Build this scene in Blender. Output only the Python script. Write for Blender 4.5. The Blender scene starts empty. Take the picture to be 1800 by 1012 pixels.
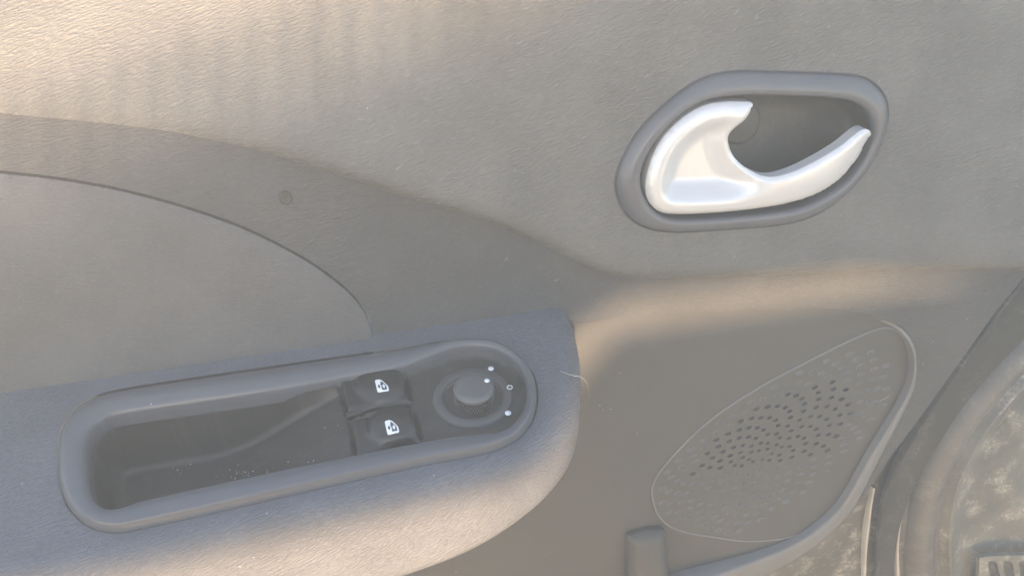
import bpy, math, random
import numpy as np
from mathutils import Vector, Matrix
from mathutils.geometry import delaunay_2d_cdt

# ------------------------------------------------------------------ camera
PITCH, YAW, HFOV, DIST = 40.0, 12.0, 58.0, 0.45
sc = bpy.context.scene
_p, _y = math.radians(PITCH), math.radians(YAW)
FWD = np.array([math.sin(_y) * math.cos(_p), math.cos(_y) * math.cos(_p), -math.sin(_p)])
RGT = np.array([math.cos(_y), -math.sin(_y), 0.0])
UPV = np.cross(RGT, FWD)
FOC = 900 / math.tan(math.radians(HFOV / 2))


def ray(px, py):
    v = FWD * FOC + RGT * (px - 900) - UPV * (py - 506)
    return v / np.linalg.norm(v)


CAM = -DIST * ray(520, 760)
cam_d = bpy.data.cameras.new('camera')
cam = bpy.data.objects.new('camera', cam_d)
sc.collection.objects.link(cam)
cam.matrix_world = Matrix(((RGT[0], UPV[0], -FWD[0], CAM[0]), (RGT[1], UPV[1], -FWD[1], CAM[1]),
                           (RGT[2], UPV[2], -FWD[2], CAM[2]), (0, 0, 0, 1)))
cam_d.sensor_width = 36
cam_d.lens = 18 / math.tan(math.radians(HFOV / 2))
cam_d.clip_start = 0.01
cam_d.clip_end = 100
sc.camera = cam

# ------------------------------------------------------------------ light
SUN_EL, SUN_AZ = 13.0, 192.0       # azimuth clockwise from +Y
SKY_STRENGTH, SUN_STRENGTH, EXPOSURE = 0.15, 5.0, 2.38
world = bpy.data.worlds.new('World')
sc.world = world
world.use_nodes = True
wn = world.node_tree.nodes
sky = wn.new('ShaderNodeTexSky')
sky.sky_type = 'NISHITA'
sky.sun_disc = False
sky.sun_elevation = math.radians(SUN_EL)
sky.sun_rotation = math.radians(SUN_AZ)
sky.air_density = 1.0
sky.dust_density = 1.0
wn['Background'].inputs['Strength'].default_value = SKY_STRENGTH
world.node_tree.links.new(sky.outputs['Color'], wn['Background'].inputs['Color'])
sun_d = bpy.data.lights.new('sun', 'SUN')
sun_d.energy = SUN_STRENGTH
sun_d.angle = math.radians(0.9)
sun_d.color = (1.0, 0.70, 0.43)
sun = bpy.data.objects.new('sun', sun_d)
sc.collection.objects.link(sun)
_e, _a = math.radians(SUN_EL), math.radians(SUN_AZ)
SUNV = Vector((math.sin(_a) * math.cos(_e), math.cos(_a) * math.cos(_e), math.sin(_e)))
sun.rotation_euler = SUNV.to_track_quat('Z', 'Y').to_euler()
sun.location = SUNV * 3
vs = sc.view_settings
vs.view_transform = 'Standard'
vs.look = 'None'
vs.gamma = 1.0
vs.use_curve_mapping = False
vs.exposure = EXPOSURE

random.seed(4)
rng = np.random.default_rng(7)

# ------------------------------------------------------------------ frames
LEAN = math.radians(15)


class Frame:
    """a plane with in-plane axes eu, ev and normal n; w is the height off it"""
    def __init__(s, o, eu, ev):
        s.o, s.eu, s.ev = map(np.array, (o, eu, ev))
        s.n = np.cross(s.eu, s.ev)

    def at(s, px, py, w=0.0):
        d = ray(px, py)
        P = s.o + s.n * w
        h = CAM + d * (np.dot(P - CAM, s.n) / np.dot(d, s.n)) - P
        return np.array([h @ s.eu, h @ s.ev])

    def pts(s, pl, w=0.0):
        return np.array([s.at(x, y, w) for x, y in pl])

    def xyz(s, uv, w):
        uv = np.asarray(uv, float).reshape(-1, 2)
        w = np.broadcast_to(np.asarray(w, float), (len(uv),))
        return s.o + uv[:, :1] * s.eu + uv[:, 1:] * s.ev + w[:, None] * s.n


TOP = Frame((0, 0, 0), (1, 0, 0), (0, 1, 0))                         # armrest top
_q = TOP.at(505, 604)
PAN = Frame((0, _q[1], 0), (1, 0, 0), (0, math.sin(LEAN), math.cos(LEAN)))   # door panel
MM = 0.001


# ------------------------------------------------------------------ geometry helpers
def spline(p, n, closed=False):
    """Catmull-Rom through p, n samples evenly in parameter"""
    p = np.asarray(p, float)
    m = len(p)
    segs = m if closed else m - 1
    t = np.linspace(0, segs, n, endpoint=not closed)
    i = np.minimum(t.astype(int), segs - 1)
    f = (t - i)[:, None]
    if closed:
        g = lambda k: p[(i + k) % m]
    else:
        e = np.vstack([2 * p[0] - p[1], p, 2 * p[-1] - p[-2]])
        g = lambda k: e[i + k + 1]
    a, b, c, d = g(-1), g(0), g(1), g(2)
    return 0.5 * ((2 * b) + (c - a) * f + (2 * a - 5 * b + 4 * c - d) * f * f + (3 * b - a - 3 * c + d) * f ** 3)


def even(p, n, closed=False):
    """resample a polyline at equal arc length"""
    p = np.asarray(p, float)
    q = np.vstack([p, p[:1]]) if closed else p
    L = np.r_[0, np.cumsum(np.linalg.norm(np.diff(q, axis=0), axis=1))]
    t = np.linspace(0, L[-1], n, endpoint=not closed)
    return np.stack([np.interp(t, L, q[:, k]) for k in range(q.shape[1])], 1)


def inside(P, poly):
    P, poly = np.asarray(P), np.asarray(poly)
    x, y = P[:, 0], P[:, 1]
    r = np.zeros(len(P), bool)
    j = len(poly) - 1
    for i in range(len(poly)):
        a, b = poly[i], poly[j]
        c = ((a[1] > y) != (b[1] > y))
        if a[1] != b[1]:
            r ^= c & (x < (b[0] - a[0]) * (y - a[1]) / (b[1] - a[1]) + a[0])
        j = i
    return r


def dist(P, line, closed=False):
    P, line = np.asarray(P, float), np.asarray(line, float)
    q = np.vstack([line, line[:1]]) if closed else line
    best = np.full(len(P), 1e9)
    for a, b in zip(q[:-1], q[1:]):
        d = b - a
        t = np.clip(((P - a) @ d) / max(d @ d, 1e-18), 0, 1)
        best = np.minimum(best, np.linalg.norm(P - a - t[:, None] * d, axis=1))
    return best


def sstep(a, b, x):
    t = np.clip((np.asarray(x, float) - a) / (b - a), 0, 1)
    return t * t * (3 - 2 * t)


class MB:
    """collects vertices, uvs and faces of one mesh"""
    def __init__(s):
        s.v, s.uv, s.f, s.m = [], [], [], []

    def add(s, co, uv, faces, mat=0):
        k = len(s.v)
        s.v.extend(map(tuple, co))
        s.uv.extend(map(tuple, uv))
        for f in faces:
            s.f.append(tuple(i + k for i in f))
            s.m.append(mat)

    def grid(s, G, U, mat=0, wrap=False, flip=False):
        """G: rows x cols x 3 points"""
        R, Cn = G.shape[:2]
        fs = []
        for i in range(R - 1):
            for j in range(Cn if wrap else Cn - 1):
                j2 = (j + 1) % Cn
                q = (i * Cn + j, i * Cn + j2, (i + 1) * Cn + j2, (i + 1) * Cn + j)
                fs.append(q[::-1] if flip else q)
        s.add(G.reshape(-1, 3), U.reshape(-1, 2), fs, mat)

    def build(s, name, mats, parent=None, smooth=True):
        me = bpy.data.meshes.new(name)
        me.from_pydata(s.v, [], s.f)
        for m in (mats if isinstance(mats, (list, tuple)) else [mats]):
            me.materials.append(m)
        me.polygons.foreach_set('material_index', s.m)
        me.polygons.foreach_set('use_smooth', [smooth] * len(s.f))
        lay = me.uv_layers.new(name='UVMap')
        vi = np.empty(len(me.loops), int)
        me.loops.foreach_get('vertex_index', vi)
        lay.data.foreach_set('uv', np.array(s.uv, float)[vi].ravel())
        me.update()
        o = bpy.data.objects.new(name, me)
        sc.collection.objects.link(o)
        if parent is not None:
            put(o, parent)
        return o


def root_of(o):
    m = Matrix.Identity(4)
    while o is not None:
        m = o.matrix_basis @ m if o.parent is None else o.matrix_parent_inverse @ o.matrix_basis @ m
        o = o.parent
    return m


def put(o, parent):
    o.parent = parent
    o.matrix_parent_inverse = root_of(parent).inverted()


def fill(mb, fr, outer, hfun, holes=(), step=0.004, skirt=0.006, mat=0, extra=None, skirt_holes=True):
    """triangulated sheet inside `outer` minus `holes`, lifted by hfun(uv)"""
    outer = np.asarray(outer, float)
    lo, hi = outer.min(0), outer.max(0)
    gx = np.arange(lo[0], hi[0], step)
    gy = np.arange(lo[1], hi[1], step * 0.866)
    X, Y = np.meshgrid(gx, gy)
    X = X + (np.arange(len(gy)) % 2)[:, None] * step * 0.5
    P = np.stack([X.ravel(), Y.ravel()], 1)
    P = P[inside(P, outer)]
    P = P[dist(P, outer, True) > step * 0.45]
    for h in holes:
        if len(P):
            P = P[~inside(P, h)]
            P = P[dist(P, h, True) > step * 0.4]
    loops = [outer] + [np.asarray(h, float) for h in holes]
    pts, edges = [], []
    for l in loops:
        k = len(pts)
        pts += [tuple(x) for x in l]
        edges += [(k + i, k + (i + 1) % len(l)) for i in range(len(l))]
    if extra is not None:
        for l in extra:
            k = len(pts)
            pts += [tuple(x) for x in l]
            edges += [(k + i, k + i + 1) for i in range(len(l) - 1)]
    pts += [tuple(x) for x in P]
    r = delaunay_2d_cdt([Vector(p) for p in pts], edges, [], 0, 1e-7)
    V = np.array([tuple(v) for v in r[0]])
    T = np.array([f for f in r[2] if len(f) == 3])
    cen = V[T].mean(1)
    keep = inside(cen, outer)
    for h in holes:
        keep &= ~inside(cen, h)
    T = T[keep]
    a, b, c = V[T[:, 0]], V[T[:, 1]], V[T[:, 2]]
    area = (b[:, 0] - a[:, 0]) * (c[:, 1] - a[:, 1]) - (b[:, 1] - a[:, 1]) * (c[:, 0] - a[:, 0])
    T[area < 0] = T[area < 0][:, ::-1]
    H = hfun(V)
    mb.add(fr.xyz(V, H), V, [tuple(t) for t in T], mat)
    if skirt:
        for l in (loops if skirt_holes else loops[:1]):
            h0 = hfun(l)
            top, bot = fr.xyz(l, h0), fr.xyz(l, h0 - skirt)
            G = np.stack([np.vstack([top, top[:1]]), np.vstack([bot, bot[:1]])])
            U = np.stack([np.vstack([l, l[:1]])] * 2)
            mb.grid(G, U, mat)
    return mb


def normals2(p, closed=False):
    """left-hand normals of a 2D polyline"""
    if closed:
        t = np.roll(p, -1, 0) - np.roll(p, 1, 0)
    else:
        t = np.gradient(p, axis=0)
    t /= np.linalg.norm(t, axis=1)[:, None]
    return np.stack([-t[:, 1], t[:, 0]], 1)


def loft(mb, fr, curves, heights, closed=True, mat=0, flip=False):
    """strip surface through matched 2D curves, each at its own height(s)"""
    G, U = [], []
    for c, h in zip(curves, heights):
        w = fr.xyz(c, h)
        if closed:
            w, c = np.vstack([w, w[:1]]), np.vstack([c, c[:1]])
        G.append(w)
        U.append(c)
    mb.grid(np.array(G), np.array(U), mat, flip=flip)


def thing(name, label, cat, loc):
    o = bpy.data.objects.new(name, None)
    o.empty_display_size = 0.02
    sc.collection.objects.link(o)
    o.location = loc
    o['label'], o['category'] = label, cat
    return o


# ------------------------------------------------------------------ materials
def material(name, col, rough=0.5, grain=None, speck=0.0, dust=0.0, dust_col=(0.55, 0.52, 0.46), blotch=0.15,
             fine=0.0, metal=0.0, spec=0.5, scratch=0.0):
    """procedural plastic / paint. grain = (angle deg, along per m, across per m, depth mm)"""
    m = bpy.data.materials.new(name)
    m.use_nodes = True
    nt = m.node_tree
    N, L = nt.nodes, nt.links
    b = N['Principled BSDF']
    b.inputs['Roughness'].default_value = rough
    b.inputs['Metallic'].default_value = metal
    b.inputs['Specular IOR Level'].default_value = spec
    uv = N.new('ShaderNodeTexCoord')

    def noise(scale, detail=4.0, vec=None, rough_=0.55):
        n = N.new('ShaderNodeTexNoise')
        n.inputs['Scale'].default_value = scale
        n.inputs['Detail'].default_value = detail
        n.inputs['Roughness'].default_value = rough_
        L.new(vec if vec is not None else uv.outputs['UV'], n.inputs['Vector'])
        return n.outputs['Fac']

    def ramp(src, a, c, x=0.0, y=1.0):
        r = N.new('ShaderNodeMapRange')
        r.inputs['From Min'].default_value = a
        r.inputs['From Max'].default_value = c
        r.inputs['To Min'].default_value = x
        r.inputs['To Max'].default_value = y
        L.new(src, r.inputs['Value'])
        return r.outputs['Result']

    def math_(op, a, c):
        r = N.new('ShaderNodeMath')
        r.operation = op
        for i, v in enumerate((a, c)):
            if isinstance(v, (int, float)):
                r.inputs[i].default_value = v
            else:
                L.new(v, r.inputs[i])
        return r.outputs[0]

    def mix(fac, a, c):
        r = N.new('ShaderNodeMix')
        r.data_type = 'RGBA'
        if isinstance(fac, (int, float)):
            r.inputs['Factor'].default_value = fac
        else:
            L.new(fac, r.inputs['Factor'])
        for k, v in (('A', a), ('B', c)):
            sock = [s for s in r.inputs if s.name == k and s.type == 'RGBA'][0]
            if isinstance(v, tuple):
                sock.default_value = (*v, 1)
            else:
                L.new(v, sock)
        return [s for s in r.outputs if s.type == 'RGBA'][0]

    c2 = tuple(x * (1 - blotch) for x in col)
    c3 = tuple(min(1, x * (1 + blotch)) for x in col)
    colour = mix(ramp(noise(22, 5), 0.3, 0.7), c2, c3)
    height = None
    if grain:
        ang, al, ac, depth = grain
        mp = N.new('ShaderNodeMapping')
        mp.vector_type = 'TEXTURE'
        mp.inputs['Rotation'].default_value = (0, 0, math.radians(ang))
        mp.inputs['Scale'].default_value = (1 / al, 1 / ac, 1)
        wob = N.new('ShaderNodeTexNoise')
        wob.inputs['Scale'].default_value = 45
        wob.inputs['Detail'].default_value = 2
        L.new(uv.outputs['UV'], wob.inputs['Vector'])
        wv = N.new('ShaderNodeVectorMath')
        wv.operation = 'MULTIPLY_ADD'
        wv.inputs[1].default_value = (0.0018, 0.0018, 0)
        L.new(wob.outputs['Color'], wv.inputs[0])
        L.new(uv.outputs['UV'], wv.inputs[2])
        L.new(wv.outputs[0], mp.inputs['Vector'])
        g = noise(1.0, 2.5, mp.outputs[0], 0.6)
        height = (ramp(g, 0.34, 0.66), depth)
        # worn crests of the grain are paler than its valleys
        colour = mix(math_('MULTIPLY', ramp(g, 0.55, 0.72), 0.30), colour, tuple(min(1, x * 1.7 + 0.03) for x in col))
        L.new(ramp(g, 0.3, 0.75, rough + 0.08, rough - 0.08), b.inputs['Roughness'])
    if fine:
        f = noise(2600, 2)
        f = ramp(f, 0.3, 0.7)
        height = (f, fine) if height is None else height
        if grain is None:
            colour = mix(math_('MULTIPLY', f, 0.25), colour, tuple(min(1, x * 1.5) for x in col))
    if dust:
        d = ramp(noise(55, 8, None, 0.72), 0.50, 0.66)
        d2 = ramp(noise(420, 3), 0.35, 0.7)
        colour = mix(math_('MULTIPLY', math_('MULTIPLY', d, d2), dust), colour, dust_col)
    if speck:
        v = N.new('ShaderNodeTexVoronoi')
        v.inputs['Scale'].default_value = 150
        v.inputs['Randomness'].default_value = 1.0
        L.new(uv.outputs['UV'], v.inputs['Vector'])
        s1 = ramp(v.outputs['Distance'], 0.05, 0.03)
        sp = N.new('ShaderNodeSeparateColor')
        L.new(v.outputs['Color'], sp.inputs[0])
        s2 = ramp(sp.outputs[0], 1 - speck, 1 - speck + 0.01)
        colour = mix(math_('MULTIPLY', s1, s2), colour, (0.75, 0.72, 0.66))
    L.new(colour, b.inputs['Base Color'])
    if height:
        bp = N.new('ShaderNodeBump')
        bp.inputs['Strength'].default_value = 1.0
        bp.inputs['Distance'].default_value = height[1] * MM
        L.new(height[0], bp.inputs['Height'])
        L.new(bp.outputs['Normal'], b.inputs['Normal'])
    return m


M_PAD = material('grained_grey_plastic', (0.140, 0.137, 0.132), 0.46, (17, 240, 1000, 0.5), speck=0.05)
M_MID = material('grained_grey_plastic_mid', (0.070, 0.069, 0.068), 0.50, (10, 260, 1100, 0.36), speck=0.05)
M_INS = material('woven_insert_plastic', (0.105, 0.102, 0.101), 0.6, (-8, 420, 1200, 0.25), speck=0.02)
M_ARM = material('grained_armrest_plastic', (0.120, 0.126, 0.146), 0.40, (30, 260, 1050, 0.40), speck=0.12)
M_LOW = material('matt_grey_plastic', (0.066, 0.065, 0.064), 0.52, None, fine=0.05, speck=0.08, blotch=0.1)
M_SMOOTH = material('smooth_dark_plastic', (0.075, 0.075, 0.077), 0.30, None, fine=0.025, speck=0.10, blotch=0.1)
M_BEZEL = material('smooth_grey_bezel', (0.10, 0.103, 0.116), 0.22, None, fine=0.012, speck=0.08, blotch=0.06)
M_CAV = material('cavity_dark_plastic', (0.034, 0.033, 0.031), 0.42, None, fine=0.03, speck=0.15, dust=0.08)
M_SWITCH = material('switch_black_plastic', (0.020, 0.020, 0.021), 0.24, None, fine=0.008, speck=0.06, blotch=0.08)
M_DIAL = material('dial_dark_plastic', (0.075, 0.075, 0.078), 0.34, None, fine=0.012, speck=0.1, blotch=0.08)
M_KNOB = material('knob_rubbery_plastic', (0.10, 0.10, 0.103), 0.30, None, fine=0.02, speck=0.05, blotch=0.25)
M_DIRTY = material('dusty_knob_socket', (0.13, 0.125, 0.115), 0.6, None, fine=0.05, dust=1.0)
M_WHITE = material('white_print', (0.85, 0.86, 0.88), 0.5, None, blotch=0.02)
M_BLACK = material('dark_print', (0.05, 0.05, 0.052), 0.5, None, blotch=0.02)
M_SILVER = material('satin_silver_paint', (0.60, 0.60, 0.61), 0.30, None, blotch=0.03, metal=0.25, fine=0.004)
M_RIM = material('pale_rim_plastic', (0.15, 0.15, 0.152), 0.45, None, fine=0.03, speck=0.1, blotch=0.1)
M_CUP = material('lit_grille_cup', (0.125, 0.123, 0.12), 0.45, None, blotch=0.2)  # paler colour stands in for light caught on the shallow hole walls
M_SHELL = material('dirty_door_steel', (0.085, 0.083, 0.075), 0.5, None, fine=0.05, dust=0.95, blotch=0.35)
M_SHELLD = material('dark_door_edge', (0.032, 0.031, 0.029), 0.6, None, fine=0.05, dust=0.25)
M_RUBBER = material('worn_seal_rubber', (0.105, 0.10, 0.094), 0.45, None, fine=0.05, dust=0.3, blotch=0.25)
M_BODY = material('dusty_body_steel', (0.13, 0.13, 0.118), 0.45, None, fine=0.05, dust=0.9, blotch=0.4)
M_LIP = material('pale_sealer_bead', (0.42, 0.41, 0.38), 0.5, None, blotch=0.25, dust=0.4)
M_LINT = material('white_lint', (0.7, 0.7, 0.68), 0.7, None)

# ------------------------------------------------------------------ the door
door = thing('car_door', 'grey plastic inner door panel of a car with armrest and speaker grille', 'car door', (0.1, 0.06, -0.35))

def shoulder(P):
    """the top of the door rolls back towards the window, most at the rear"""
    k = 3.0 * (1 - sstep(-0.06, 0.17, P[:, 0]))
    return k * np.clip(P[:, 1] - 0.03, 0, 1) ** 2


def surf(pl, lift=0.0):
    """points of the rolled-back panel surface"""
    out = []
    for x, y in pl:
        w = 0.0
        for _ in range(25):
            q = PAN.at(x, y, w + lift)
            w = 0.5 * w - 0.5 * float(shoulder(q[None])[0])
        out.append(q)
    return np.array(out)


# outline curves, read at the panel plane
padB = spline(surf([(-260, 170), (0, 200), (250, 225), (420, 258), (570, 300), (700, 345), (850, 388), (940, 425),
                       (1010, 460), (1075, 484), (1150, 491), (1300, 487), (1450, 481), (1600, 475), (1720, 474), (1812, 476)]), 140)
edgeE = spline(PAN.pts([(2010, 210), (1900, 365), (1812, 476)]), 24)
edgeL = spline(PAN.pts([(1812, 476), (1750, 552), (1700, 622), (1650, 692), (1610, 747), (1570, 800), (1540, 845)]), 50)
stripL = spline(PAN.pts([(880, 592), (1010, 570), (1200, 553), (1330, 546), (1440, 543), (1510, 550), (1552, 566)]), 60)
armB = PAN.pts([(-260, 720), (0, 690), (505, 640), (880, 600)])
rimI = spline(PAN.pts([(1552, 568), (1587, 588), (1603, 625), (1599, 675), (1571, 731), (1530, 797), (1490, 868),
                       (1458, 908), (1400, 951), (1320, 985), (1240, 1014), (1120, 1060)]), 90)
rimO = spline(PAN.pts([(1553, 563), (1592, 580), (1611, 622), (1608, 680), (1582, 740), (1546, 812), (1518, 868),
                       (1496, 905), (1448, 952), (1396, 988), (1335, 1020), (1230, 1080)]), 90)


def h_mid(P):
    """the trim between pad and armrest: flat at the front, sweeping out towards the armrest"""
    P = np.asarray(P, float)
    x = P[:, 0]
    k = 1 - sstep(0.105, 0.175, x)                 # fades into the flat strip
    v0 = np.interp(x, armB[:, 0], armB[:, 1])
    d = np.clip((P[:, 1] - v0) / 0.075, 0, 1)
    return k * 0.005 * (1 - d) ** 1.7 - 0.001 - shoulder(P)


def h_pad(P):
    d = dist(P, padB)
    amp = 0.0035 + 0.0065 * sstep(-0.12, 0.08, P[:, 0])
    R = 0.014 + 0.012 * (1 - sstep(-0.1, 0.1, P[:, 0]))
    t = np.clip(d / R, 0, 1)
    base = (h_mid(P) + shoulder(P)) * np.exp(-d / 0.03)
    return base + 0.0004 + amp * np.sqrt(np.clip(1 - (1 - t) ** 2, 0, 1)) - shoulder(P)


mb = MB()
pad_poly = np.vstack([padB, edgeE[::-1][1:], PAN.pts([(2060, 60), (2080, -260), (900, -300), (-300, -420)])])
pad_poly = even(pad_poly, 420, True)
hb_outer = [(1079, 311), (1086, 357), (1108, 389), (1143, 405), (1189, 410), (1289, 404), (1390, 394), (1458, 366),
            (1517, 311), (1551, 251), (1564, 197), (1556, 163), (1534, 141), (1502, 129), (1360, 123), (1282, 123), (1225, 139), (1164, 183), (1111, 240)]
hb_inner = [(1127, 311), (1134, 348), (1154, 375), (1182, 388), (1225, 388), (1289, 384), (1396, 371), (1449, 350),
            (1499, 314), (1531, 265), (1542, 226), (1532, 199), (1510, 182), (1470, 174), (1360, 169), (1271, 172), (1218, 190), (1175, 226), (1142, 270)]
PADH = 0.0104
HB_O = even(spline(PAN.pts(hb_outer, PADH), 400, True), 160, True)
HB_I = even(spline(PAN.pts(hb_inner, PADH + 0.006), 400, True), 160, True)
for _ in range(5):
    HB_O = 0.5 * HB_O + 0.25 * (np.roll(HB_O, 1, 0) + np.roll(HB_O, -1, 0))
    HB_I = 0.5 * HB_I + 0.25 * (np.roll(HB_I, 1, 0) + np.roll(HB_I, -1, 0))
pad_hole = HB_O + normals2(HB_O, True) * 0.0002
if not inside(pad_hole[:1], HB_O)[0]:
    pad_hole = HB_O - normals2(HB_O, True) * 0.0002
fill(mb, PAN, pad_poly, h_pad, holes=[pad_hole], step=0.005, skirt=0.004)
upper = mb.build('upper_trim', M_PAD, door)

mb = MB()
ins_c = spline(surf([(-260, 290), (0, 311), (150, 330), (270, 357), (380, 391), (460, 424), (540, 466), (600, 508),
                     (636, 545), (652, 580), (656, 610)], 0.004), 90)
_n = normals2(ins_c)
if _n[10][1] < 0:
    _n = -_n
ins_gap = ins_c + _n * 0.0013
mid_poly = np.vstack([padB, edgeL[1:], rimO[60::-1], stripL[::-1][1:], ins_gap[::-1]])
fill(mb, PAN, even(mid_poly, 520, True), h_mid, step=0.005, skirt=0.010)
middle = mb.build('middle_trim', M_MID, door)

# fabric-like insert on the left
ins_poly = np.vstack([ins_c, PAN.pts([(656, 640), (505, 655), (0, 700), (-260, 730)])])


def h_ins(P):
    d = dist(P, ins_c)
    t = np.clip(d / 0.004, 0, 1)
    return h_mid(P) + 0.0006 + 0.0018 * np.sqrt(np.clip(1 - (1 - t) ** 2, 0, 1))


mb = MB()
fill(mb, PAN, even(ins_poly, 300, True), h_ins, step=0.0042, skirt=0.004)
mb.build('insert_trim', M_INS, door)['label'] = 'finely textured trim insert above the armrest'

# round blanking plug in the middle trim
pc = surf([(502, 353)], 0.003)[0]
mb = MB()
a = np.linspace(0, 2 * math.pi, 20, endpoint=False)
ring = np.stack([np.cos(a), np.sin(a)], 1)
hp = float(h_mid(pc[None])[0])
loft(mb, PAN, [pc + ring * r for r in (0.0036, 0.0032, 0.0022, 0.0004)], [hp - 0.001, hp + 0.0009, hp + 0.0005, hp + 0.0004])
mb.build('blanking_plug', M_CAV, door)

# lower trim with the grille opening
gr_px = [(1146, 868), (1150, 845), (1163, 824), (1196, 786), (1245, 740), (1324, 686), (1432, 628), (1515, 588), (1548, 576),
         (1572, 578), (1588, 596), (1597, 630), (1592, 672), (1566, 730), (1525, 796), (1484, 867), (1452, 906), (1396, 940),
         (1320, 950), (1250, 942), (1190, 930), (1158, 906)]
LOWH = -0.005
GR = spline(PAN.pts(gr_px, LOWH), 150, True)
low_poly = np.vstack([stripL, rimI[1:], PAN.pts([(1100, 1180), (600, 1180), (560, 900), (720, 640)])])


def h_low(P):
    P = np.asarray(P, float)
    return LOWH - 0.010 * sstep(-0.13, -0.24, P[:, 1]) * (1 - sstep(0.2, 0.3, P[:, 0])) + 0 * P[:, 0]


mb = MB()
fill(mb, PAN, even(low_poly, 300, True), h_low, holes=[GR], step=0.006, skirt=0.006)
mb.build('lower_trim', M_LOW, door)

# pale moulded rim round the front of the lower trim
mb = MB()
cs, hs = [], []
for f, h in ((0, -0.018), (0.0, 0.0006), (0.10, 0.0016), (0.22, 0.0020), (0.5, 0.0016), (0.8, 0.0006), (1.0, -0.0012), (1.0, -0.018)):
    cs.append(rimI * (1 - f) + rimO * f)
    k_ = sstep(0, 0.16, np.linspace(0, 1, len(rimI)))
    hs.append(np.where(k_ < 1, -0.0045 * (1 - k_) + h * k_, h))
loft(mb, PAN, cs, hs, closed=False, flip=True)
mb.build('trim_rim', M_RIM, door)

# small moulded stub under the grille
mb = MB()
s0 = PAN.pts([(1118, 972), (1150, 962), (1184, 960), (1196, 1080), (1120, 1090)], 0.012)
sp_ = even(s0, 60, True)
dS = lambda P: dist(P, sp_, True)
fill(mb, PAN, sp_, lambda P: -0.005 + 0.006 * np.sqrt(np.clip(1 - (1 - np.clip(dS(P) / 0.008, 0, 1)) ** 2, 0, 1)), step=0.003, skirt=0.02)
mb.build('pocket_rib', M_LOW, door)

# ------------------------------------------------------------------ speaker grille
gc = PAN.at(1338, 800, LOWH)
ux = PAN.at(1556, 672, LOWH) - gc
uy = PAN.at(1338, 690, LOWH) - gc
lx = PAN.at(1160, 890, LOWH) - gc
holes = []
Nh = 285
grl = dist
for n in range(2, Nh):
    r = ((n + 0.5) / Nh) ** 0.60
    th = n * 2.399963
    cx, sy = math.cos(th), math.sin(th)
    e1 = ux if cx > 0 else -lx
    p = gc + e1 * (r * cx) * 1.05 + uy * (r * sy) * 1.12
    holes.append((p, r))
HP = np.array([h[0] for h in holes])
ok = inside(HP, GR) & (dist(HP, GR, True) > 0.0042)
holes = [h for h, k in zip(holes, ok) if k]
a = np.linspace(0, 2 * math.pi, 10, endpoint=False)
slant = math.atan2(*(ux)[::-1]) * 0.5


def hole_shape(r):
    L_, W_ = 0.0015 + 0.0009 * r, 0.0009 + 0.0005 * r
    q = np.stack([np.cos(a) * L_, np.sin(a) * W_], 1)
    c_, s_ = math.cos(slant), math.sin(slant)
    return q @ np.array([[c_, s_], [-s_, c_]])


grille_root_h = LOWH + 0.0006
mb = MB()
sizes = [round(h[1] * 4) / 4 for h in holes]
fill(mb, PAN, GR, lambda P: np.full(len(P), grille_root_h) + 0.0012 * np.clip(dist(P, GR, True) / 0.01, 0, 1) * 0,
     holes=[h[0] + hole_shape(s) for h, s in zip(holes, sizes)], step=0.006, skirt=0.005, skirt_holes=False)
grille = mb.build('speaker_grille', M_LOW, door)
grille['label'] = 'leaf-shaped speaker grille with a spiral of small holes'
cup_mesh = {}
for (p, r), s in zip(holes, sizes):
    deep = (r < 0.72) and (p[1] > gc[1] - 0.006)
    key = (s, deep)
    if key not in cup_mesh:
        sh = hole_shape(s)
        mbc = MB()
        D = 0.0022 if deep else 0.0011
        F0 = Frame((0, 0, 0), PAN.eu, PAN.ev)
        loft(mbc, F0, [sh * 1.22, sh * 1.04, sh * 0.94, sh * (0.72 if deep else 0.40), sh * 0.02],
             [0.00004, 0.00045, 0.0001, -D, -D * 1.05])
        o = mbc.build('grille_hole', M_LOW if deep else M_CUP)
        cup_mesh[key] = o.data
    else:
        o = bpy.data.objects.new('grille_hole', cup_mesh[key])
        sc.collection.objects.link(o)
    o.location = PAN.xyz(p[None], grille_root_h)[0]
    put(o, grille)
# raised bead round the grille
mb = MB()
nn = normals2(GR, True)
loft(mb, PAN, [GR + nn * d for d in (-0.0007, -0.0003, 0.0003, 0.0007)], [grille_root_h - 0.0004, grille_root_h + 0.0004, grille_root_h + 0.0004, grille_root_h - 0.0004])
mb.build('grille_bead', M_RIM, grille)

# ------------------------------------------------------------------ door handle
mb = MB()
nO = HB_O.mean(0)
cs, hs = [], []
for f, h in ((-0.02, -0.003), (0.0, 0.0006), (0.02, 0.0014), (0.04, 0.0012), (0.05, -0.0012), (0.08, -0.0012), (0.09, 0.0010), (0.16, 0.0034), (0.32, 0.0062), (0.52, 0.0080),
             (0.72, 0.0088), (0.86, 0.0086), (0.95, 0.0076), (1.0, 0.0060), (1.01, 0.003), (1.02, -0.004)):
    cs.append(HB_O * (1 - f) + HB_I * f)
    hs.append(PADH + (h * 0.72 if f < 1.01 else h) - 0.0006)
loft(mb, PAN, cs, hs)
bez = mb.build('handle_bezel', M_BEZEL, door)
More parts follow.
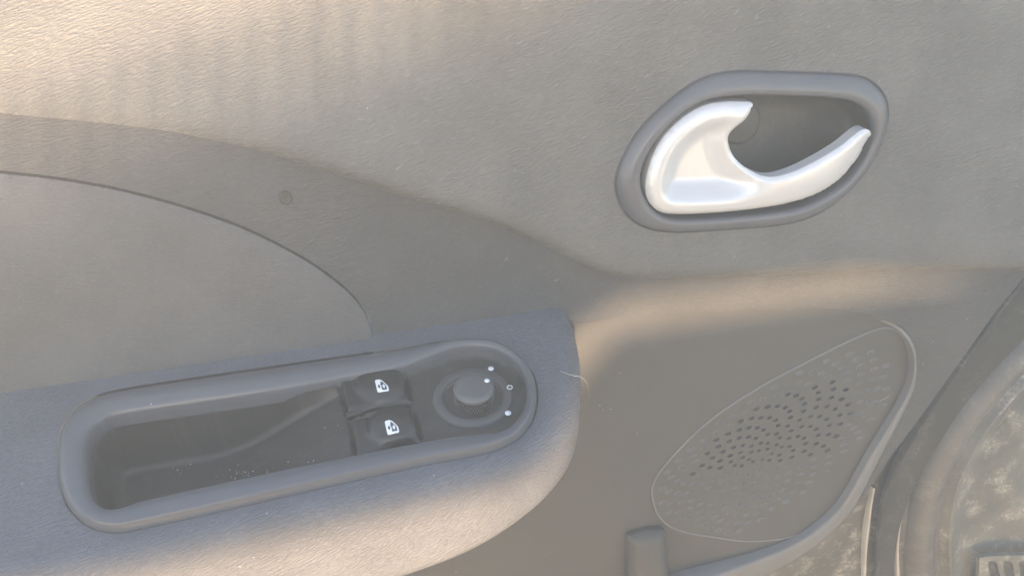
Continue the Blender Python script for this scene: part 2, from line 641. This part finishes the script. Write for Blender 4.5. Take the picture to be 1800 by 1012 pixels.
# recessed cup behind the lever
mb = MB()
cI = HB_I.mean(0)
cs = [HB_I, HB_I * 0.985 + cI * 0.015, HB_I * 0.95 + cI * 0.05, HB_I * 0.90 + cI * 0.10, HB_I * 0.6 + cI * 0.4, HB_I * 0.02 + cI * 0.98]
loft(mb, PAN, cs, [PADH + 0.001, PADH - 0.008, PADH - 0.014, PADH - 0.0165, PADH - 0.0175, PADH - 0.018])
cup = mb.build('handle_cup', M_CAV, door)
mb = MB()
bc = PAN.at(1301, 217, PADH - 0.012)
a = np.linspace(0, 2 * math.pi, 40, endpoint=False)
ring = np.stack([np.cos(a), np.sin(a)], 1)
loft(mb, PAN, [bc + ring * r for r in (0.0115, 0.0113, 0.0108, 0.0098, 0.0003)], [PADH - 0.0175, PADH - 0.0125, PADH - 0.0119, PADH - 0.0117, PADH - 0.0117])
mb.build('pivot_boss', M_CAV, cup)

# lever
LEVH = PADH + 0.006
lev_o = [(795, 283), (720, 281), (640, 284), (540, 310), (430, 382), (340, 485), (290, 600), (272, 695), (285, 770), (328, 819), (395, 838),
         (550, 836), (750, 820), (950, 790), (1100, 745), (1220, 672), (1310, 570), (1350, 500), (1374, 455)]
lev_i = [(1372, 425), (1346, 409), (1315, 416), (1280, 440), (1200, 500), (1080, 570), (960, 625), (870, 645), (790, 622), (715, 560),
         (685, 480), (700, 428), (757, 365), (790, 310)]
cv = lambda l: [(1040 + x * 0.3557, 80 + y * 0.3557) for x, y in l]
LO = spline(PAN.pts(cv(lev_o), LEVH), 150)
LI = spline(PAN.pts(cv(lev_i), LEVH), 120)
LEV = even(spline(PAN.pts(cv(lev_o + lev_i + [(796, 290)]), LEVH), 500, True), 280, True)


def h_lev(P):
    do, di = dist(P, LO), dist(P, LI)
    s = np.clip(P[:, 0] - LEV[:, 0].min(), 0, 1) / (LEV[:, 0].max() - LEV[:, 0].min())
    q = sstep(0.35, 0.70, s)
    rim = 0.0068 + 0.0085 * q
    up = (0.0042 + 0.0028 * q) * np.sqrt(np.clip(1 - (1 - np.clip(do / rim, 0, 1)) ** 2, 0, 1))
    dish = 0.0085 * sstep(rim * 0.95, rim + 0.011, do) * (1 - sstep(0.34, 0.60, s)) * (0.35 + 0.65 * sstep(0.0, 0.012, di))
    arm = 0.0
    rnd = -0.0022 * (1 - np.sqrt(np.clip(1 - (1 - np.clip(di / 0.003, 0, 1)) ** 2, 0, 1)))
    return LEVH - 0.002 + up - dish + arm + rnd


mb = MB()
fill(mb, PAN, LEV, h_lev, step=0.0016, skirt=0.0075)
lev = mb.build('release_lever', M_SILVER, door)
lev['label'] = 'silver hook-shaped door release lever'

# ------------------------------------------------------------------ armrest
flat_px = [(-420, 1075), (-200, 1032), (0, 990), (200, 955), (350, 921), (500, 886), (640, 856), (750, 831), (840, 809), (895, 789), (935, 766),
           (967, 733), (983, 690), (986, 640), (983, 600), (975, 565), (964, 530), (955, 500)]
FL = even(spline(TOP.pts(flat_px), 300), 150)
nrm = normals2(FL)
cent = np.array([0.0, 0.0])
if (nrm[20] @ (FL[20] - cent)) < 0:
    nrm = -nrm
RR = 0.0105
sL = np.linspace(0, 1, len(FL))
xr = FL[:, 0]
depth = 0.046 - 0.016 * sstep(0.02, 0.13, xr)
flare = 0.007 * (1 - sstep(0.06, 0.12, xr))
GU = []
prof = [('r', t) for t in np.linspace(0, 85, 11)] + [('w', t) for t in np.linspace(0.15, 1, 7)] + [('b', t) for t in np.linspace(0.2, 1, 6)]
G, U = [], []
arc = 0.0
for k, t in prof:
    if k == 'r':
        a_ = math.radians(t)
        off = np.full(len(FL), RR * math.sin(a_))
        z = np.full(len(FL), -RR * (1 - math.cos(a_)))
    elif k == 'w':
        off = RR + flare * t
        z = -RR - (depth - RR) * t
    else:
        a_ = math.radians(90 * t)
        off = RR + flare - 0.012 * (1 - math.cos(a_)) * (1 if t < 1 else 1.6)
        z = -depth - 0.010 * math.sin(a_)
    p = FL + nrm * off[:, None]
    G.append(np.column_stack([p, z]))
    sl = np.hypot(off, z)
    U.append(np.column_stack([FL + nrm * (off - z)[:, None]]))
# underside back to the panel
G.append(np.column_stack([FL[:, 0], np.full(len(FL), 0.06), np.full(len(FL), -0.055)]))
U.append(U[-1] + 0.01)
mb = MB()
mb.grid(np.array(G), np.array(U), flip=False)

bz_o = [(101, 815), (104, 765), (122, 727), (155, 702), (205, 685), (330, 665), (480, 643), (600, 626), (700, 611), (760, 602), (815, 597),
        (865, 602), (905, 622), (935, 655), (945, 695), (938, 735), (915, 768), (880, 788), (830, 802), (760, 815), (640, 841), (500, 873),
        (360, 905), (250, 929), (205, 936), (160, 927), (125, 898), (107, 860)]
bz_i = [(154, 815), (155, 778), (163, 755), (180, 738), (210, 727), (330, 709), (480, 687), (590, 668), (690, 650), (745, 632), (800, 614),
        (855, 612), (893, 628), (918, 658), (925, 693), (919, 722), (898, 748), (870, 760), (830, 762), (760, 772), (640, 795), (500, 823),
        (360, 853), (250, 878), (215, 890), (188, 893), (168, 878), (157, 848)]
BO = spline(TOP.pts(bz_o), 200, True)
BI = spline(TOP.pts(bz_i, 0.002), 200, True)
back = TOP.pts([(940, 495), (880, 520), (505, 575), (0, 620), (-420, 660)])
arm_poly = np.vstack([FL, back])
fill(mb, TOP, arm_poly, lambda P: np.zeros(len(P)), holes=[BO * 1.004 - BO.mean(0) * 0.004], step=0.006, skirt=0)
arm = mb.build('armrest', M_ARM, door)
arm['label'] = 'grained grey armrest with rounded front edge'

# raised bezel round the pull pocket and switches
mb = MB()
nB = normals2(BO, True)
if ((BO - BO.mean(0)) * nB).sum(1).mean() < 0:
    nB = -nB
crest = 0.30 + 0.22 * np.clip(nB[:, 1], 0, 1) - 0.16 * np.clip(-nB[:, 1], 0, 1)
cs, hs = [], []
for f, h in ((-0.10, -0.004), (0.04, -0.004), (0.07, -0.0004), (0.14, 0.0004), (0.40, 0.0022), (0.65, 0.0036), (0.85, 0.0043), (1.0, 0.0046),
             (1.2, 0.0047), (1.5, 0.0044), (1.75, 0.0038), (1.88, 0.0030), (1.96, 0.0018), (2.0, 0.0004), (2.02, -0.002), (2.05, -0.006)):
    g = crest * f if f <= 1 else crest + (1 - crest) * (f - 1)
    cs.append(BO * (1 - g)[:, None] + BI * g[:, None])
    hs.append(h)
loft(mb, TOP, cs, hs, flip=True)
mb.build('switch_bezel', M_BEZEL, door)

# interior of the bezel: pull pocket, ramp and switch plateau as one moulded dish
PLAT = -0.0035


SWELL = TOP.pts([(592, 659), (709, 643), (722, 704), (609, 727)], PLAT)
SWELL2 = TOP.pts([(612, 737), (725, 711), (742, 774), (624, 803)], PLAT)


def dish_h(P):
    d = dist(P, BI, True)
    x = P[:, 0]
    xa = 0.012 + 0.10 * (P[:, 1] - 0.0)           # the ramp runs obliquely
    k = sstep(0.034, -0.052, x - (P[:, 1] - 0.01) * 0.35)
    floor = PLAT - 0.030 * k - 0.003 * (inside(P, SWELL) | inside(P, SWELL2))
    wall = np.clip(d / (0.0035 + 0.004 * sstep(0.05, -0.05, x)), 0, 1)
    return -0.001 + (floor + 0.001) * np.sqrt(np.clip(1 - (1 - wall) ** 2.5, 0, 1))


mb = MB()
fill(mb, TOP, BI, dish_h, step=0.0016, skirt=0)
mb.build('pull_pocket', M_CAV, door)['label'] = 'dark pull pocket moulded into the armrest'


# ------------------------------------------------------------------ window switches
def switch(quad, bump, name_h):
    """rocker key: curved patch over the four corners with a finger dome"""
    Q = TOP.pts(quad, PLAT + 0.0040)
    n1, n2 = 30, 22
    u, v = np.meshgrid(np.linspace(0, 1, n1), np.linspace(0, 1, n2))
    base = lambda u, v: ((Q[0] * (1 - u)[..., None] + Q[1] * u[..., None]) * (1 - v)[..., None]
                         + (Q[3] * (1 - u)[..., None] + Q[2] * u[..., None]) * v[..., None])

    def bow(u, v):
        P = base(u, v)
        P[..., 1] += 0.0008 * np.sin(np.pi * u) * (1 - 0.0 * v)
        return P

    def H(u, v):
        h = PLAT + 0.0032 + 0.0010 * (1 - u) - 0.0007 * np.sin(np.pi * u)
        d = np.sqrt(((u - bump[0]) / bump[2]) ** 2 + ((v - bump[1]) / bump[3]) ** 2)
        h = h + bump[4] * np.sqrt(np.clip(1 - d * d, 0, 1)) * sstep(1.0, 0.75, d)
        e = np.minimum(np.minimum(u, 1 - u) / 0.05, np.minimum(v, 1 - v) / 0.13)
        return h - 0.0014 * (1 - np.sqrt(np.clip(1 - (1 - np.clip(e, 0, 1)) ** 2, 0, 1)))

    P = bow(u, v)
    W = TOP.xyz(P.reshape(-1, 2), H(u, v).ravel()).reshape(n2, n1, 3)
    m_ = MB()
    m_.grid(W, P, flip=True)
    loop = [(i / 29, 0) for i in range(30)] + [(1, i / 21) for i in range(1, 22)] + [(1 - i / 29, 1) for i in range(1, 30)] + [(0, 1 - i / 21) for i in range(1, 21)]
    lu = np.array([l[0] for l in loop])
    lv = np.array([l[1] for l in loop])
    lp = bow(lu, lv)
    lh = H(lu, lv)
    loft(m_, TOP, [lp, lp], [lh, lh - 0.006], flip=True)
    o = m_.build('window_switch', M_SWITCH, door)
    return o, bow, H


def window_symbol(sw, bow, H, c, sx, sy):
    """printed car-window pictogram lying on the key"""
    def flat(pts, lift, mat, mbx):
        q = even(np.array(pts, float), 60, True)
        lo, hi = q.min(0), q.max(0)
        g = np.stack(np.meshgrid(np.linspace(lo[0], hi[0], 12), np.linspace(lo[1], hi[1], 12)), -1).reshape(-1, 2)
        g = g[inside(g, q)]
        g = g[dist(g, q, True) > 0.02]
        allp = np.vstack([q, g])
        r = delaunay_2d_cdt([Vector(p) for p in allp], [(i, (i + 1) % 60) for i in range(60)], [], 0, 1e-7)
        V = np.array([tuple(x) for x in r[0]])
        T = np.array([f for f in r[2] if len(f) == 3])
        T = T[inside(V[T].mean(1), q)]
        uu, vv = c[0] + V[:, 0] * sx, c[1] + V[:, 1] * sy
        W = TOP.xyz(bow(uu, vv), H(uu, vv) + lift)
        mbx.add(W, V * 0.01, [tuple(t) for t in T], mat)

    s_ = MB()
    body = [(-0.5, -0.42), (-0.42, -0.5), (-0.1, -0.5), (0.12, -0.38), (0.42, 0.0), (0.5, 0.12), (0.5, 0.42), (0.42, 0.5), (-0.42, 0.5), (-0.5, 0.42)]
    pane = [(-0.06, -0.34), (0.06, -0.30), (0.36, 0.06), (0.36, 0.36), (-0.06, 0.36), (-0.06, -0.02), (-0.16, -0.10), (-0.06, -0.16)]
    d1 = [(-0.26, -0.10), (-0.14, 0.06), (-0.26, 0.22), (-0.38, 0.06)]
    d2 = [(0.14, -0.08), (0.27, 0.10), (0.14, 0.28), (0.01, 0.10)]
    flat(body, 0.00012, 0, s_)
    flat(pane, 0.00020, 1, s_)
    flat(d1, 0.00020, 1, s_)
    flat(d2, 0.00028, 0, s_)
    o = s_.build('symbol', [M_WHITE, M_BLACK], sw)
    o['label'] = 'white car-window pictogram'


q1 = [(597, 663), (706, 648), (718, 702), (613, 721)]
q2 = [(616, 737), (722, 713), (738, 771), (628, 798)]
s1, b1, H1 = switch(q1, (0.62, 0.36, 0.46, 0.66, 0.0034), 'a')
s1['label'] = 'window switch next to the trim insert'
window_symbol(s1, b1, H1, (0.62, 0.56), 0.19, 0.37)
s2, b2, H2 = switch(q2, (0.64, 0.46, 0.46, 0.64, 0.0052), 'b')
s2['label'] = 'domed window switch next to the front edge of the armrest'
window_symbol(s2, b2, H2, (0.61, 0.66), 0.19, 0.37)
# bridge between the keys
mb = MB()
br = spline(TOP.pts([(608, 729), (660, 713), (722, 705)], PLAT + 0.002), 24)
nb = normals2(br)
loft(mb, TOP, [br + nb * d for d in (-0.0016, -0.0012, 0.0, 0.0012, 0.0016)], [PLAT - 0.001, PLAT + 0.0018, PLAT + 0.0024, PLAT + 0.0018, PLAT - 0.001], closed=False, flip=True)
mb.build('switch_divider', M_SWITCH, door)

# ------------------------------------------------------------------ mirror control
kc = TOP.at(831, 697, PLAT + 0.001)
a = np.linspace(0, 2 * math.pi, 72, endpoint=False)
ring = np.stack([np.cos(a), np.sin(a)], 1)


def lathe(mbx, c, prof, mat=0, tilt=None):
    cs = [np.array(c) + ring * r for r, h in prof]
    loft(mbx, TOP, cs, [h for r, h in prof], mat=mat, flip=True)


R1 = 0.0196
P0 = PLAT
mb = MB()
lathe(mb, kc, [(R1 + 0.0008, P0 - 0.002), (R1 + 0.0006, P0 - 0.0006), (R1, P0 + 0.0012), (R1 - 0.0008, P0 + 0.0018), (R1 - 0.003, P0 + 0.0018), (0.0153, P0 + 0.0018), (0.0146, P0 + 0.0012),
               (0.0140, P0 - 0.0012), (0.0130, P0 - 0.0022)][::-1])
dial = mb.build('mirror_dial', M_DIAL, door)
dial['label'] = 'round mirror control dial with white position marks'
mb = MB()
lathe(mb, kc, [(0.0144, P0 + 0.0008), (0.0138, P0 - 0.0004), (0.0130, P0 - 0.0026), (0.0118, P0 - 0.0042), (0.0100, P0 - 0.0050), (0.006, P0 - 0.0052)][::-1])
mb.build('knob_socket', M_DIRTY, dial)
kk = kc + np.array([0.0004, -0.0010])
mb = MB()
lathe(mb, kk, [(0.0104, P0 - 0.0052), (0.0099, P0 - 0.004), (0.0096, P0 - 0.002), (0.0096, P0 + 0.0060)][::-1], mat=1)
lathe(mb, kk, [(0.0095, P0 + 0.0059), (0.0099, P0 + 0.0061), (0.0100, P0 + 0.0072), (0.0097, P0 + 0.0082),
               (0.0089, P0 + 0.0089), (0.0078, P0 + 0.0092), (0.0060, P0 + 0.0092), (0.0035, P0 + 0.0091), (0.0002, P0 + 0.0091)][::-1])
knob = mb.build('mirror_knob', [M_KNOB, M_SWITCH], door)
# knurl: small studs round the skirt of the knob
mb = MB()
for row in range(3):
    for i in range(44):
        t = (i + 0.5 * (row % 2)) / 44 * 2 * math.pi
        er = np.array([math.cos(t), math.sin(t), 0])
        et = np.array([-math.sin(t), math.cos(t), 0])
        c = np.array([kk[0], kk[1], P0 + 0.0010 + row * 0.0016]) + er * 0.0096
        q = [c - et * .00035 - np.array([0, 0, .00035]), c + et * .00035 - np.array([0, 0, .00035]), c + et * .00035 + np.array([0, 0, .00035]), c - et * .00035 + np.array([0, 0, .00035]), c + er * .0004]
        mb.add(q, [(0, 0)] * 5, [(0, 1, 4), (1, 2, 4), (2, 3, 4), (3, 0, 4)])
kn = mb.build('knurl', M_DIRTY, knob)
kn['kind'] = 'stuff'


def disc(parent, c, r, z, name, rin=0.0):
    m_ = MB()
    pr = [(max(rin, 0.0001), z), (r, z), (r * 1.0, z - 0.0003)] if not rin else [(rin, z - 0.0002), (rin, z), (r, z), (r, z - 0.0002)]
    lathe(m_, c, pr)
    return m_.build(name, M_WHITE, parent)


zr = P0 + 0.0021
disc(dial, TOP.at(863, 647, zr), 0.00145, zr, 'dot')
disc(dial, TOP.at(893, 725, zr), 0.00155, zr, 'dot')
disc(dial, TOP.at(896, 680, zr), 0.0015, zr, 'circle_mark', 0.0010)
zk = P0 + 0.0095
disc(knob, TOP.at(856, 668, zk), 0.0013, zk, 'dot')


# ------------------------------------------------------------------ tubes and strips
def sweep(mbx, fr, c, prof, mat=0, flip=False):
    """c: 2D curve in frame, prof: (sideways, height) list"""
    n_ = normals2(c)
    loft(mbx, fr, [c + n_ * s for s, h in prof], [h for s, h in prof], closed=False, mat=mat, flip=flip)


# steel edge of the door, seen past the trim
BK = -0.024
mb = MB()
shell = PAN.pts([(1990, 200), (2120, 300), (1900, 560), (1790, 640), (1700, 720), (1640, 800), (1604, 880), (1590, 960), (1592, 1120), (1100, 1150), (1300, 950), (1500, 800), (1620, 660), (1780, 440)], BK)
wav = lambda P: BK + 0.0012 * np.sin(P[:, 0] * 90) * np.cos(P[:, 1] * 70)
fill(mb, PAN, even(shell, 200, True), wav, step=0.006, skirt=0.004)
mb.build('door_shell', M_SHELL, door)
mb = MB()
fl = spline(PAN.pts([(1531, 850), (1526, 880), (1520, 930), (1516, 975), (1514, 1040)], BK), 30)
sweep(mb, PAN, fl, [(-0.0014, BK - 0.002), (-0.0010, BK + 0.004), (0.0, BK + 0.0052), (0.0010, BK + 0.004), (0.0014, BK - 0.002)])
mb.build('flange', M_LIP, door)
mb = MB()
e2 = spline(PAN.pts([(1900, 372), (1835, 452), (1808, 488), (1757, 552), (1708, 622), (1658, 694), (1622, 748), (1592, 802), (1568, 860), (1556, 930), (1552, 1000), (1552, 1070)], -0.008), 60)
e3 = spline(PAN.pts([(2010, 440), (1930, 500), (1870, 545), (1800, 602), (1735, 668), (1676, 742), (1636, 800), (1604, 860), (1580, 930), (1571, 1000), (1570, 1070)], -0.020), 60)
lp_ = lambda f: e2 * (1 - f) + e3 * f
loft(mb, PAN, [lp_(f) for f in (-0.06, -0.03, 0.0, 0.03, 0.14, 0.4, 1.0)], [-0.02 + t_ * np.r_[np.ones(36), np.linspace(1, 0.15, 24)] for t_ in (0.006, 0.0115, 0.0125, 0.0115, 0.004, 0.001, 0.0005)], closed=False)
mb.build('edge_return', M_SHELLD, door)

# ------------------------------------------------------------------ car body beyond the door
body = thing('vehicle_body', 'dusty door opening of the car body with worn rubber seal', 'car body', (0.45, 0.05, -0.35))
SB = -0.026
S = even(spline(PAN.pts([(1985, 440), (1900, 500), (1800, 576), (1735, 640), (1680, 706), (1634, 780), (1604, 850), (1590, 920), (1588, 985), (1596, 1060), (1610, 1130)], SB), 200), 90)
nS = normals2(S)
if nS[45][0] < 0:
    nS = -nS


def swp(name, prof, mat):
    m_ = MB()
    loft(m_, PAN, [S + nS * (s * MM) for s, h in prof], [SB + h * MM for s, h in prof], closed=False, flip=False)
    return m_.build(name, mat, body)


swp('seal_lip', [(-8.5, -2), (-8, 4), (-7.2, 5.2), (-6.2, 4.6), (-5, 2), (-3, 0), (0, -1)], M_LIP)
swp('weather_seal', [(-1, -4), (-0.5, 4), (1.5, 8), (4.5, 11), (8.5, 13), (12.5, 13), (16, 11.5), (18.5, 9), (20, 6), (20.6, 3.5), (21.6, 4.4), (23.5, 5), (26, 4), (28, 0), (28.5, -6)], M_RUBBER)
swp('inner_flange', [(27, -1), (31, 1), (33, 4), (34, 5.5), (35, 5), (37, 2), (44, -3), (56, -8), (72, -10), (95, -11)], M_BODY)
# added sun blocker, unseen behind the camera: its gap lets a low band through
mb = MB()
FY = -1.60
def toward_sun(x, z):
    """point of the sun blocker whose shadow falls on the door panel at (x, z)"""
    t = (FY - 0.05) / SUNV.y
    return x + SUNV.x * t, z + SUNV.z * t


low_blocker = [toward_sun(x, z) for x, z in ((-0.9, -0.6), (1.0, -0.6), (1.0, -0.020), (0.175, -0.022), (0.135, -0.07), (0.10, -0.115), (-0.9, -0.125))]
top_x = np.linspace(0.8, -0.8, 201)
top_z = np.interp(top_x, (-0.9, -0.3, -0.12, 0.0, 0.12, 0.28, 0.45, 1.0), (-0.03, -0.015, 0.012, 0.040, 0.080, 0.165, 0.29, 0.40))
top_z = top_z + np.where(np.arange(201) % 2 == 0, 0.0, 0.14)          # toothed edge shaped so the blocked sun fades in upward
high_blocker = [toward_sun(x, z) for x, z in ((-0.9, -0.030), (0.112, -0.024), (0.145, -0.004), (0.17, 0.010), (0.30, 0.010), (0.40, -0.012), (1.0, -0.022), (1.0, 0.42))]
high_blocker += [toward_sun(x, max(z, -0.026)) for x, z in zip(top_x, top_z)] + [toward_sun(-0.9, -0.026)]
for poly in (low_blocker, high_blocker):
    n_ = len(poly)
    c_ = [(x, FY, z) for x, z in poly] + [(x, FY - 0.04, z) for x, z in poly]
    mb.add(c_, [(v[0], v[2]) for v in c_], [tuple(range(n_)), tuple(range(2 * n_ - 1, n_ - 1, -1))] + [(k, k + n_, (k + 1) % n_ + n_, (k + 1) % n_) for k in range(n_)])
mb.build('sun_blocker', M_SHELL, body, smooth=False)
mb = MB()
pp = PAN.pts([(1690, 760), (1800, 640), (2100, 560), (2100, 1200), (1660, 1200), (1670, 900)], SB - 0.012)
fill(mb, PAN, even(pp, 80, True), lambda P: SB - 0.0125 + 0.003 * np.sin(P[:, 0] * 60 + P[:, 1] * 40), step=0.006, skirt=0.004)
mb.build('pillar_panel', M_BODY, body)
# slotted plate on the sill
mb = MB()
SH = SB + 0.002
pl = PAN.pts([(1722, 980), (1735, 977), (1900, 972), (1900, 1090), (1716, 1090)], SH)
slots = []
for k in range(5):
    x0 = 1737 + k * 27
    slots.append(spline(PAN.pts([(x0, 992), (x0 + 9, 986), (x0 + 17, 994), (x0 + 24, 1040), (x0 + 20, 1056), (x0 + 10, 1040)], SH), 20, True))
fill(mb, PAN, even(pl, 80, True), lambda P: np.full(len(P), SH), holes=slots, step=0.005, skirt=0.004)
mb.build('slotted_plate', M_BODY, body)

# ------------------------------------------------------------------ lint
th = TOP.pts([(992, 655), (1012, 660), (1030, 664), (1040, 680), (1042, 700)], 0.0)
th3 = []
for (px, py), z in zip([(985, 652), (1005, 659), (1022, 663), (1033, 676), (1036, 700)], (0.0006, 0.0002, -0.003, -0.007, -0.012)):
    th3.append(np.r_[TOP.at(px, py, z), z])
th3 = spline(th3, 24)
mb = MB()
k6 = np.linspace(0, 2 * math.pi, 6, endpoint=False)
G = np.array([[p + 0.0001 * np.array([0, math.cos(t), math.sin(t)]) for t in k6] for p in th3])
mb.grid(G, np.zeros(G.shape[:2] + (2,)), wrap=True)
lint = mb.build('lint_thread', M_LINT)
lint['label'], lint['category'] = 'thin white lint thread curled over the end of the armrest', 'lint'



def drop(fr, px, py, hfun):
    """point of a relief surface under a given line of sight"""
    w = 0.0
    for _ in range(30):
        q = fr.at(px, py, w)
        w = 0.5 * w + 0.5 * float(hfun(q[None])[0])
    return q, w


# pale crumbs lying in the pull pocket
mb = MB()
for k in range(34):
    px, py = (random.gauss(425, 18), random.gauss(831, 4)) if k < 22 else (random.uniform(280, 560), random.uniform(806, 838))
    q, w = drop(TOP, px, py, dish_h)
    r_ = random.uniform(0.00016, 0.00042)
    c_ = np.array([q[0], q[1], w + r_ * 0.5])
    o6 = [c_ + np.array(v) * r_ * random.uniform(0.7, 1.3) for v in ((1, 0, 0), (-1, 0, 0), (0, 1, 0), (0, -1, 0), (0, 0, 1), (0, 0, -1))]
    mb.add(o6, [(0, 0)] * 6, [(0, 2, 4), (2, 1, 4), (1, 3, 4), (3, 0, 4), (2, 0, 5), (1, 2, 5), (3, 1, 5), (0, 3, 5)])
cr = mb.build('crumbs', M_LINT, smooth=False)
cr['kind'] = 'stuff'
cr['label'], cr['category'] = 'pale crumbs and grit scattered on the floor of the pull pocket', 'crumbs'

# short fibres and flecks of dust clinging to the panel
mb = MB()
flecks = [(699, 296, 9, h_pad), (706, 290, 5, h_pad), (718, 347, 5, h_pad), (735, 352, 4, h_pad), (771, 357, 5, h_pad), (272, 357, 10, h_mid), (1136, 134, 9, h_pad),
          (1295, 22, 12, h_pad), (1330, 30, 8, h_pad), (1500, 44, 9, h_pad), (1545, 143, 6, h_pad), (1457, 47, 6, h_pad), (905, 300, 7, h_pad), (1290, 452, 8, h_pad),
          (890, 455, 9, h_mid), (978, 492, 8, h_mid), (1555, 700, 26, h_mid), (1622, 640, 5, h_mid), (1640, 600, 5, h_mid), (1700, 560, 4, h_mid),
          (1090, 655, 6, h_low), (1120, 760, 5, h_low), (1060, 720, 4, h_low), (1330, 975, 8, h_low)]
for px, py, ln, hf in flecks:
    q, w = drop(PAN, px, py, hf)
    a_ = random.uniform(0.3, 1.2)
    n_ = 6
    tt = np.linspace(-0.5, 0.5, n_) * ln / 3300.0
    cur = np.stack([q[0] + tt * math.cos(a_), q[1] + tt * math.sin(a_) + 30 * tt * tt], 1)
    wv_ = hf(cur) + 0.00012
    C3 = PAN.xyz(cur, wv_)
    G = np.array([[p + 0.00009 * (1 - 0.6 * abs(2 * i / (n_ - 1) - 1)) * (PAN.ev * math.cos(t) + PAN.n * math.sin(t)) for t in k6] for i, p in enumerate(C3)])
    mb.grid(G, np.zeros(G.shape[:2] + (2,)), wrap=True)
fk = mb.build('dust_flecks', M_LINT)
fk['kind'] = 'stuff'
fk['label'], fk['category'] = 'tiny pale fibres and flecks of dust clinging to the door trim', 'dust'

# ------------------------------------------------------------------ haze volume, added to lift the blacks like lens veil
hz = MB()
x0, x1, y0, y1, z0, z1 = -1.4, 1.2, -1.9, 0.5, -1.5, 0.85
c8 = [(x0, y0, z0), (x1, y0, z0), (x1, y1, z0), (x0, y1, z0), (x0, y0, z1), (x1, y0, z1), (x1, y1, z1), (x0, y1, z1)]
hz.add(c8, [(0, 0)] * 8, [(0, 3, 2, 1), (4, 5, 6, 7), (0, 1, 5, 4), (1, 2, 6, 5), (2, 3, 7, 6), (3, 0, 4, 7)])
mh = bpy.data.materials.new('lens_veil_haze')
mh.use_nodes = True
mh.node_tree.nodes.clear()
out = mh.node_tree.nodes.new('ShaderNodeOutputMaterial')
pv = mh.node_tree.nodes.new('ShaderNodeVolumePrincipled')
pv.inputs['Density'].default_value = 0.34
pv.inputs['Color'].default_value = (0.97, 0.95, 0.91, 1)
mh.node_tree.links.new(pv.outputs[0], out.inputs['Volume'])
haze = hz.build('haze', mh, smooth=False)
haze['kind'] = 'stuff'
haze['label'], haze['category'] = 'added pale haze standing in for lens veil before the door panel', 'haze'
